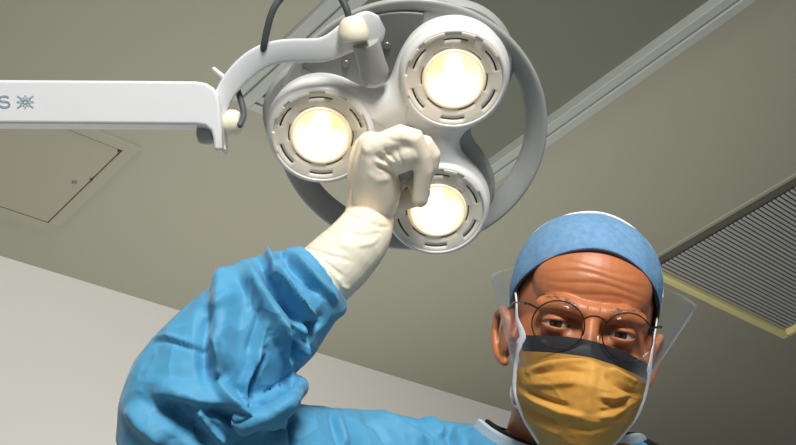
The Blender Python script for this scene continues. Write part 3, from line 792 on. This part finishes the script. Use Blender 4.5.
lowr = [p - nup * 0.020 + (p - ctrp).normalized() * 0.004 for p in CP]; c.tube(crv(lowr + lowr[:1], 4), 0.0165, 16)
low2 = [p - nup * 0.045 + (p - ctrp).normalized() * 0.012 for p in CP]; c.tube(crv(low2 + low2[:1], 4), 0.026, 16)
for q_ in (2, 3, 4, 5): c.tube([low2[q_], chest.lerp(low2[q_], 0.4), chest], [0.035, 0.07, 0.1], 20)
for q_ in (7, 8, 9): c.tube([low2[q_], chest.lerp(low2[q_], 0.4), chest], [0.03, 0.06, 0.1], 20)
gw = remesh(c, 0.0023, 10)
def sleeve_w(co_):
    px_, py_, d_ = px_of(co_); vis = ((py_ < 470) & (px_ < 690)); return np.where(vis, 0.25, 1.0)
ripple(gw, 0.0045, 13, 1, mask=sleeve_w)
ripple(gw, 0.0011, 38, 2)
GF = 2.3
fold(gw, [(p_, a_ * GF, wl_, wr_, k_) for p_, a_, wl_, wr_, k_ in [
    # broad forms of the forearm
    ([(232, 262), (222, 300), (216, 340), (218, 380)], 8, 22, 16, .5),
    ([(209, 300), (205, 330), (205, 366), (212, 384)], -6, 20, 12, .5),
    ([(246, 262), (268, 300), (284, 326), (296, 350)], 7, 10, 18, .6),
    ([(258, 258), (272, 284), (290, 307), (308, 326)], -15, 9, 9, .7),
    ([(275, 264), (286, 284), (302, 308), (316, 326)], 7, 8, 9, .7),
    ([(280, 252), (300, 274), (322, 296)], -5, 6, 7, .7), ([(290, 250), (308, 270), (330, 294), (338, 304)], 4, 6, 6, .7),
    ([(300, 318), (290, 309), (284, 300)], -6, 5, 5, .8), ([(262, 246), (268, 252), (274, 266)], 4, 5, 5, .7), ([(284, 244), (280, 252), (276, 258)], -4, 4, 4, .7), ([(250, 254), (258, 250), (270, 248)], 4, 5, 5, .6),
    ([(318, 318), (308, 330), (304, 344)], -6, 7, 7, .6), ([(288, 322), (291, 344), (296, 366)], -7, 8, 5, .7), ([(300, 320), (304, 338), (302, 356)], 6, 7, 6, .6), ([(280, 316), (284, 340), (286, 358)], 3, 7, 7, .6),
    ([(268, 318), (262, 340), (252, 366)], 2.6, 3.5, 5, .8), ([(262, 300), (254, 330), (246, 356)], -2.4, 5, 4, .8), ([(240, 296), (228, 306), (218, 316)], 2, 5, 5, .8), ([(258, 280), (252, 296), (250, 312)], -2, 5, 5, .8),
    ([(150, 344), (166, 340), (184, 346), (200, 351), (214, 346)], -1.5, 2.6, 4, .8), ([(150, 340), (168, 336), (186, 342), (202, 346)], 1.8, 4, 2.5, .8), ([(154, 354), (144, 366), (137, 382)], -1.0, 4, 3, .8),
    # pocket and hanging swag over the elbow
    ([(263, 346), (254, 364), (243, 384), (241, 394), (246, 404), (250, 413)], 6, 12, 5, .7),
    ([(266, 352), (258, 370), (250, 386), (249, 396), (254, 402)], -7, 4, 9, .7),
    ([(250, 405), (266, 399), (282, 388), (300, 372)], -6, 8, 8, .5),
    ([(216, 378), (232, 402), (250, 416), (268, 411), (284, 402), (300, 386)], 10, 10, 12, .6),
    ([(215, 336), (216, 356), (217, 380)], 5, 6, 8, .8),
    ([(148, 393), (172, 396), (200, 400), (224, 406), (248, 417)], 5, 20, 10, .6),
    ([(152, 399), (170, 414), (190, 430), (218, 446)], -10, 20, 14, .5),
    ([(176, 402), (192, 412), (206, 424)], -3, 12, 9, .6),
    ([(198, 404), (200, 416), (208, 428), (226, 444)], 7, 7, 10, .8), ([(206, 408), (226, 414), (246, 424)], -6, 10, 10, .5),
    ([(128, 402), (142, 424), (168, 446)], 4, 14, 14, .5),
    ([(254, 432), (268, 424), (284, 414)], 4, 8, 8, .6), ([(288, 416), (290, 430), (296, 448)], -7, 5, 5, .8), ([(281, 412), (281, 430), (284, 448)], 4, 6, 5, .8),
    ([(330, 409), (334, 426), (340, 448)], -2.6, 4, 5, .8), ([(337, 411), (342, 428), (348, 448)], 2, 5, 6, .8),
    ([(376, 409), (392, 420), (414, 434), (430, 448)], 3.5, 6, 9, .8), ([(384, 414), (402, 419), (420, 428)], -2.5, 4, 4, .8), ([(360, 414), (378, 428), (390, 446)], -2.6, 6, 6, .7),
    ([(420, 414), (432, 424), (446, 438)], 4, 8, 8, .5), ([(446, 424), (450, 436), (456, 448)], -6, 10, 8, .4),
]])
gown = link('surgical_gown', gw, MT['gown'], person, angle=180, space='world')
# knitted cuff and collar band
b = MB(); 
kc = [(P[0] + ax * dd) for dd in (0.004, -0.004, -0.02, -0.04)]
b.tube([P[0] + ax * -0.035, P[0] + ax * -0.02, P[0] + ax * -0.003, P[0] + ax * 0.001], [0.0345, 0.0345, 0.0340, 0.0325], 36, False); 
b.build('knit_cuff', MT['knit'], gown, space='world')
def loop_band(pts, w, th, up_, lean=0.35):
    pts = pts + pts[:1]; pp = crv(pts, 6)[:-1]; n_ = len(pp); cen = sum(pp, Vector()) / n_; rings = []
    for i in range(n_):
        t_ = (pp[(i + 1) % n_] - pp[i - 1]).normalized(); o_ = (pp[i] - cen); o_ = (o_ - up_ * o_.dot(up_)).normalized(); u_ = (up_ - o_ * lean).normalized()
        rings.append([pp[i] + u_ * w / 2 + o_ * th / 2, pp[i] + u_ * w / 2 - o_ * th / 2, pp[i] - u_ * w / 2 - o_ * th / 2, pp[i] - u_ * w / 2 + o_ * th / 2])
    b = MB(); rings.append(rings[0]); b.grid(rings, True); return b
nup = (HO - neck).normalized()
loop_band(CP, 0.017, 0.005, nup).build('collar', MT['collar'], gown, True, 0.001, 40, 'world')
CP2 = [p.lerp(ctrp, 0.09) + nup * 0.0045 for p in CP]
loop_band(CP2, 0.012, 0.003, nup).build('undershirt', MT['shirt'], person, True, 0, 40, 'world')
b = MB(); b.tube([at(641, 447, 1.165), at(648, 443, 1.165), at(656, 447, 1.17)], [0.004, 0.0045, 0.004], 10); b.build('neck_tie', MT['shirt'], gown, space='world')
# trousers and shoes below the gown
for s_ in (-1, 1):
    hp = hipC + acr * 0.09 * s_; an_ = Vector((hp.x, hp.y, 0.09))
    b = MB(); b.tube([hp, hp.lerp(an_, 0.5), an_], [0.09, 0.075, 0.055], 24); b.build('trouser_leg', MT['trousers'], person, space='world')
    fdir = Vector((fD.x, fD.y, 0)).normalized(); b = MB()
    b.tube([Vector((an_.x, an_.y, 0.045)) - fdir * 0.04, Vector((an_.x, an_.y, 0.05)) + fdir * 0.05, Vector((an_.x, an_.y, 0.036)) + fdir * 0.16], [0.045, 0.048, 0.036], 20)
    b.build('shoe', MT['shoe'], person, space='world')

# --- cap: blue front panel over a white crown
def cap_edge(x, y):  # height of the rim around the head
    t_ = (y + 0.012) / 0.1015
    return 0.009 + (0.067 if t_ > 0 else 0.022) * t_
def cap_pt(th, v, off=0.0):
    """th: angle around the head (90 deg = front), v: 0 rim .. 1 crown"""
    rx, ry, rz = 0.0738 + off, 0.1015 + off, 0.0855 + off
    cx, cy, cz_ = 0, -0.012, 0.0335
    # find rim height
    c_, s_ = math.cos(th), math.sin(th)
    z = cap_edge(rx * c_, cy + ry * s_); 
    ph0 = math.asin(max(-0.9, min(0.9, (z - cz_) / rz))); ph = ph0 + (PI / 2 - ph0) * v
    sq = 0.86
    return hd(cx + rx * math.cos(ph) ** sq * c_, cy + ry * math.cos(ph) ** sq * s_, cz_ + rz * math.sin(ph) ** 1.0 * (1.0 if ph > 0 else 1))
NTH = 120; NV = 34
b = MB(); rings = []
for i in range(NV + 1):
    v = (i / NV) * 0.985; rings.append([cap_pt(2 * PI * j / NTH, v, 0.0022 + 0.0030 * math.sin(PI * min(1, v * 1.4)) ** 0.5) for j in range(NTH)])
b.grid(rings, True, False, True)
cme = b.mesh('surgical_cap')
capo = link('surgical_cap', cme, [MT['cap'], MT['capw']], person, angle=180, space='world')
W = np.array(world_of(person).translation)
ctr = np.zeros((len(cme.polygons), 3), np.float32); cme.polygons.foreach_get('center', ctr.ravel()); q = ctr + W - np.array(HO)
yy = q @ np.array(fD); zz_ = q @ np.array(uD); xx = q @ np.array(rD)
cme.polygons.foreach_set('material_index', ((yy < 0.016 - 0.10 * np.clip(0.06 - np.abs(xx), 0, 1) + 0.5 * np.minimum(0, xx + 0.02))).astype(np.int32)); cme.update()
co = get_co(cme); no = get_no(cme); d = np.array([mnoise.noise(Vector(p) * 45) * 0.0011 + mnoise.noise(Vector(p) * 18) * 0.0016 for p in co]); set_co(cme, co + no * d[:, None])
so = capo.modifiers.new('thick', 'SOLIDIFY'); so.thickness = 0.0012; so.offset = 1
b = MB(); loopp = [cap_pt(2 * PI * j / NTH, 0.0, 0.0030) for j in range(NTH)] ; loopp.append(loopp[0]); b.tube(loopp, 0.0016, 8, False); b.build('rim_binding', MT['capedge'], capo, space='world')
# seam roll where the crown meets the blue panel
b = MB(); sm = []
for k in range(5, 56):
    a_ = PI * k / 60; x = 0.0785 * math.cos(a_)
    y = 0.016 - 0.10 * max(0, 0.06 - abs(x)) + 0.5 * min(0, x + 0.02)
    # march up along z to the cap surface
    r2 = 1 - (x / 0.0795) ** 2 - ((y + 0.012) / 0.107) ** 2
    sm.append(hd(x, y, 0.0335 + 0.0905 * math.sqrt(max(0, r2))))
sp_ = crv(sm, 2); b.tube(sp_, [0.0019 * min(1, 0.25 + 4 * min(i / len(sp_), 1 - i / len(sp_))) for i in range(len(sp_))], 8); b.build('crown_seam', MT['capw'], capo, space='world')

# --- mask
def mask_pt(s_, t_, off=0.0):
    tt = [0.0, 0.16, 0.35, 0.6, 0.82, 1.0]
    Wd = np.interp(t_, tt, [0.0625, 0.0635, 0.0635, 0.0600, 0.0470, 0.027]); zc = np.interp(t_, tt, [-0.0105, -0.0265, -0.052, -0.083, -0.108, -0.126])
    ze = np.interp(t_, tt, [-0.0205, -0.036, -0.055, -0.077, -0.099, -0.121]); yc = np.interp(t_, tt, [0.108, 0.123, 0.136, 0.134, 0.119, 0.100]); ye = np.interp(t_, tt, [0.060, 0.060, 0.056, 0.05, 0.056, 0.068])
    a_ = abs(s_); k = 1 - a_ ** (2.1 if t_ < 0.3 else 2.5)
    if t_ < 0.3: # pinched over the bridge of the nose
        yc2 = yc; k = 0.72 * (1 - a_ ** 3.0) + 0.28 * max(0, 1 - a_ * 1.3) ** 1.2
        f = t_ / 0.3; k = k * (1 - f) + (1 - a_ ** 2.5) * f
    y = ye + (yc - ye) * k + off
    z = zc + (ze - zc) * a_ ** 1.7 - 0.0035 * s_ * (1 - 0.6 * t_)
    return hd(s_ * Wd * (1 + off * 4) + (0.004 * a_ if s_ > 0 else 0) * (1 - t_), y, z)
NS, NTT = 120, 130
b = MB(); rings = [[mask_pt(-1 + 2 * j / NS, i / NTT) for j in range(NS + 1)] for i in range(NTT + 1)]
b.grid(rings, False); mme = b.mesh('face_mask')
for p in mme.polygons: p.material_index = 1 if (p.index // NS) / NTT < 0.155 else 0
# outward normals must face the viewer
nn_ = get_no(mme); 
if (nn_ @ np.array(fD)).mean() < 0: mme.flip_normals(); mme.update()
fold(mme, [(p_, a_ * 1.5, wl_, wr_, k_) for p_, a_, wl_, wr_, k_ in [
    ([(530, 372), (548, 364), (570, 361), (594, 360)], 1.6, 5, 4, .6), ([(528, 376), (545, 371), (566, 369), (588, 372)], -2.6, 5, 6, .6), ([(530, 384), (552, 384), (580, 381)], 1.6, 6, 6, .5),
    ([(522, 388), (536, 396), (552, 402), (572, 408)], -2.6, 5, 5, .7), ([(522, 394), (540, 404), (560, 412), (590, 418)], 2.0, 5, 5, .7), ([(520, 402), (538, 414), (560, 424)], -2.0, 5, 5, .7), ([(522, 414), (540, 426), (564, 436)], 1.4, 5, 5, .6),
    ([(594, 358), (592, 376), (588, 398), (586, 420)], 2.0, 9, 9, .4),
    ([(604, 372), (616, 384), (630, 392), (640, 394)], -3.2, 6, 5, .7), ([(608, 366), (624, 376), (640, 384)], 2.0, 5, 5, .6), ([(600, 402), (616, 406), (634, 398), (640, 394)], -2.2, 5, 5, .7), ([(598, 396), (614, 398), (630, 394)], 1.6, 5, 4, .7),
    ([(596, 418), (612, 416), (628, 406)], 1.6, 6, 4, .7), ([(598, 412), (612, 410), (626, 404)], -1.4, 4, 4, .7), ([(566, 428), (590, 430), (612, 424)], -1.4, 5, 5, .6), ([(548, 352), (572, 347), (594, 344)], 0.7, 5, 5, .4), ([(604, 350), (624, 358), (644, 370)], 0.7, 5, 5, .4),
]])
masko = link('face_mask', mme, [MT['mask'], MT['band']], person, angle=180, space='world')
so = masko.modifiers.new('thick', 'SOLIDIFY'); so.thickness = 0.0012; so.offset = -1
masko['label'] = 'yellow surgical mask with black nose band'
def strip(pts, w, th, name, m_, parent, wd=None, widths=None):
    pp = crv(pts, 5); rings = []; n_ = len(pp)
    for i, p in enumerate(pp):
        t_ = (pp[min(i + 1, n_ - 1)] - pp[max(i - 1, 0)]).normalized(); o_ = (p - HO); o_ = (o_ - t_ * o_.dot(t_)).normalized()
        if wd is not None: o_ = (wd - t_ * wd.dot(t_)).normalized()
        s_ = t_.cross(o_).normalized(); ww = w if widths is None else np.interp(i / (n_ - 1), np.linspace(0, 1, len(widths)), widths)
        r = []
        for q_ in range(10):
            a_ = 2 * PI * q_ / 10; r.append(p + s_ * ww / 2 * math.cos(a_) + o_ * th / 2 * math.sin(a_))
        rings.append(r)
    b = MB(); b.grid(rings, True, True, True); return b.build(name, m_, parent, space='world')
for s_ in (-1, 1):
    strip([mask_pt(s_ * 0.985, t_, 0.001) for t_ in np.linspace(0, 0.98, 8)], 0.006 if s_ < 0 else 0.005, 0.003, 'side_binding', MT['strap'], masko)
    strip([mask_pt(s_ * 0.99, 0.10, 0.0008), mask_pt(s_ * 0.985, 0.0, 0.0012) , hd(s_ * 0.0690, 0.042, 0.0), hd(s_ * 0.0718, 0.026, 0.018), hd(s_ * 0.0742, 0.006, 0.030), hd(s_ * 0.073, -0.02, 0.036)], 0.005, 0.0016, 'tie_strap', MT['strap'], masko, widths=[0.010, 0.0095, 0.0045, 0.003, 0.003, 0.004])
    strip([mask_pt(s_ * 0.985, 0.72, 0.0015), hd(s_ * 0.056, 0.02, -0.088), hd(s_ * 0.058, -0.02, -0.075), hd(s_ * 0.045, -0.07, -0.06), hd(0, -0.1, -0.05)], 0.006, 0.0015, 'lower_tie', MT['strap'], masko)
# visor: clear film rising from the mask and wrapping past the temples
b = MB(); NS2, NT2 = 60, 24; rings = []
for i in range(NT2 + 1):
    t_ = i / NT2; row = []
    for j in range(NS2 + 1):
        s_ = -1 + 2 * j / NS2; a_ = abs(s_)
        ang = s_ * math.radians(97)
        # bottom edge hugs the mask, top edge stands off the brow
        rx = 0.0610 + 0.0400 * t_ ; ry = 0.078 + 0.02 * t_; yb = 0.045 + 0.006 * t_
        x = rx * math.sin(ang); y = yb + ry * math.cos(ang) * (1 - 0.0 * t_)
        zb = -0.034 - 0.024 * a_ ** 1.6; zt = 0.050 - 0.017 * a_ ** 2
        row.append(hd(x, y, zb + (zt - zb) * t_))
    rings.append(row)
b.grid(rings, False); vz = b.build('visor', MT['visor'], masko, space='world'); so = vz.modifiers.new('thick', 'SOLIDIFY'); so.thickness = 0.0006

# --- eyeglasses
gl = MB(); RL = 0.0235; LX = 0.0330; LY = 0.115; LZ = -0.0015
def gpt(s_, a_, r=RL): 
    x = LX + r * 1.04 * math.cos(a_); z = LZ + r * 0.97 * math.sin(a_)
    return hd(s_ * x, LY - 0.25 * max(0, x - 0.02) ** 1.0 * 0.9 - 2.0 * max(0, x - 0.045) ** 1.5, z)
for s_ in (-1, 1):
    lo = [gpt(s_, 2 * PI * k / 64) for k in range(65)]; gl.tube(lo, 0.00068, 8, False)
    hn = gpt(s_, math.radians(32))
    gl.tube([hn, hd(s_ * 0.0615, 0.098, LZ + 0.0150), hd(s_ * 0.0655, 0.090, LZ + 0.0155)], [0.0009, 0.0011, 0.0010], 8)
    gl.tube(crv([hd(s_ * 0.0655, 0.090, LZ + 0.0155), hd(s_ * 0.0705, 0.055, LZ + 0.016), hd(s_ * 0.0740, 0.02, LZ + 0.016), hd(s_ * 0.0765, -0.004, LZ + 0.010)], 4), 0.0009, 8)
    gl.tube(crv([hd(s_ * (LX - 0.021), LY - 0.001, LZ + 0.003), hd(s_ * 0.0088, 0.106, LZ - 0.001), hd(s_ * 0.0085, 0.100, LZ - 0.006)], 4), 0.0005, 6)
gl.tube(crv([gpt(-1, math.radians(155)), hd(-0.004, LY + 0.0025, LZ + 0.0135), hd(0.004, LY + 0.0025, LZ + 0.0135), gpt(1, math.radians(155))], 5), 0.0008, 8)
glasses = gl.build('eyeglasses', MT['wire'], person, space='world')
for s_ in (-1, 1):
    b = MB(); rings = []
    for r in (RL - 0.0002, RL * 0.66, RL * 0.33, 0.0004): rings.append([gpt(s_, 2 * PI * k / 48, r) + fD * 0.0012 * (1 - (r / RL) ** 2) for k in range(48)])
    b.grid(rings, True, False, True); o = b.build('lens', MT['lens'], glasses, space='world'); so = o.modifiers.new('thick', 'SOLIDIFY'); so.thickness = 0.0015
    b = MB(); b.ellipsoid(hd(s_ * 0.0072, 0.0955, LZ - 0.008), (0.0015, 0.003, 0.005), HR, 16, 10); b.build('nose_pad', MT['cream'], glasses, space='world')
    b = MB(); b.tube([hd(s_ * 0.0765, -0.004, LZ + 0.0102), hd(s_ * 0.0765, -0.02, LZ + 0.002), hd(s_ * 0.074, -0.03, LZ - 0.010)], [0.0014, 0.0016, 0.0018], 8); b.build('temple_tip', MT['horn'], glasses, space='world')
    b = MB(); b.ellipsoid(hd(s_ * 0.0655, 0.089, LZ + 0.0155), (0.0014, 0.004, 0.0018), HR, 12, 8); b.build('hinge', MT['horn'], glasses, space='world')

# ------------------------------------------------------------------ light
def area(name, loc, aim, size, power, rgb=(1, 1, 1), sy=None):
    l = bpy.data.lights.new(name, 'AREA'); l.size = size; l.energy = power; l.color = rgb
    if sy: l.shape = 'RECTANGLE'; l.size_y = sy
    o = bpy.data.objects.new(name, l); COL.objects.link(o); o.location = loc
    o.rotation_euler = (Vector(aim) - Vector(loc)).to_track_quat('-Z', 'Y').to_euler(); return o
fwh = Vector((math.sin(AN), math.cos(AN), 0)); rih = Vector((math.cos(AN), -math.sin(AN), 0))
tgt = at(420, 300, 1.1)
area('key_light', Vector((0, 0, 2.28)) - fwh * 1.1 + rih * 0.5, tgt, 0.55, 70, (1, 0.97, 0.94))  # unseen key light, above and behind the camera
wl = area('ceiling_fill', Vector((0, 0, 0.8)) + fwh * 2.0 - rih * 0.1, Vector((0, 0, H)) + fwh * 2.3 - rih * 0.15, 1.0, 13, (1.0, 0.99, 0.95))  # added light without a fixture, brightens the ceiling and far wall
wl.data.spread = math.radians(125)
w_ = bpy.data.worlds.new('World'); S.world = w_; w_.use_nodes = True
w_.node_tree.nodes['Background'].inputs[0].default_value = (0.93, 0.96, 1.0, 1); w_.node_tree.nodes['Background'].inputs[1].default_value = 0.17

S.view_settings.view_transform = 'Standard'; S.view_settings.look = 'None'; S.view_settings.gamma = 1.0; S.view_settings.use_curve_mapping = False
S.view_settings.exposure = 0.06
try: S.cycles.use_denoising = True
except Exception: pass
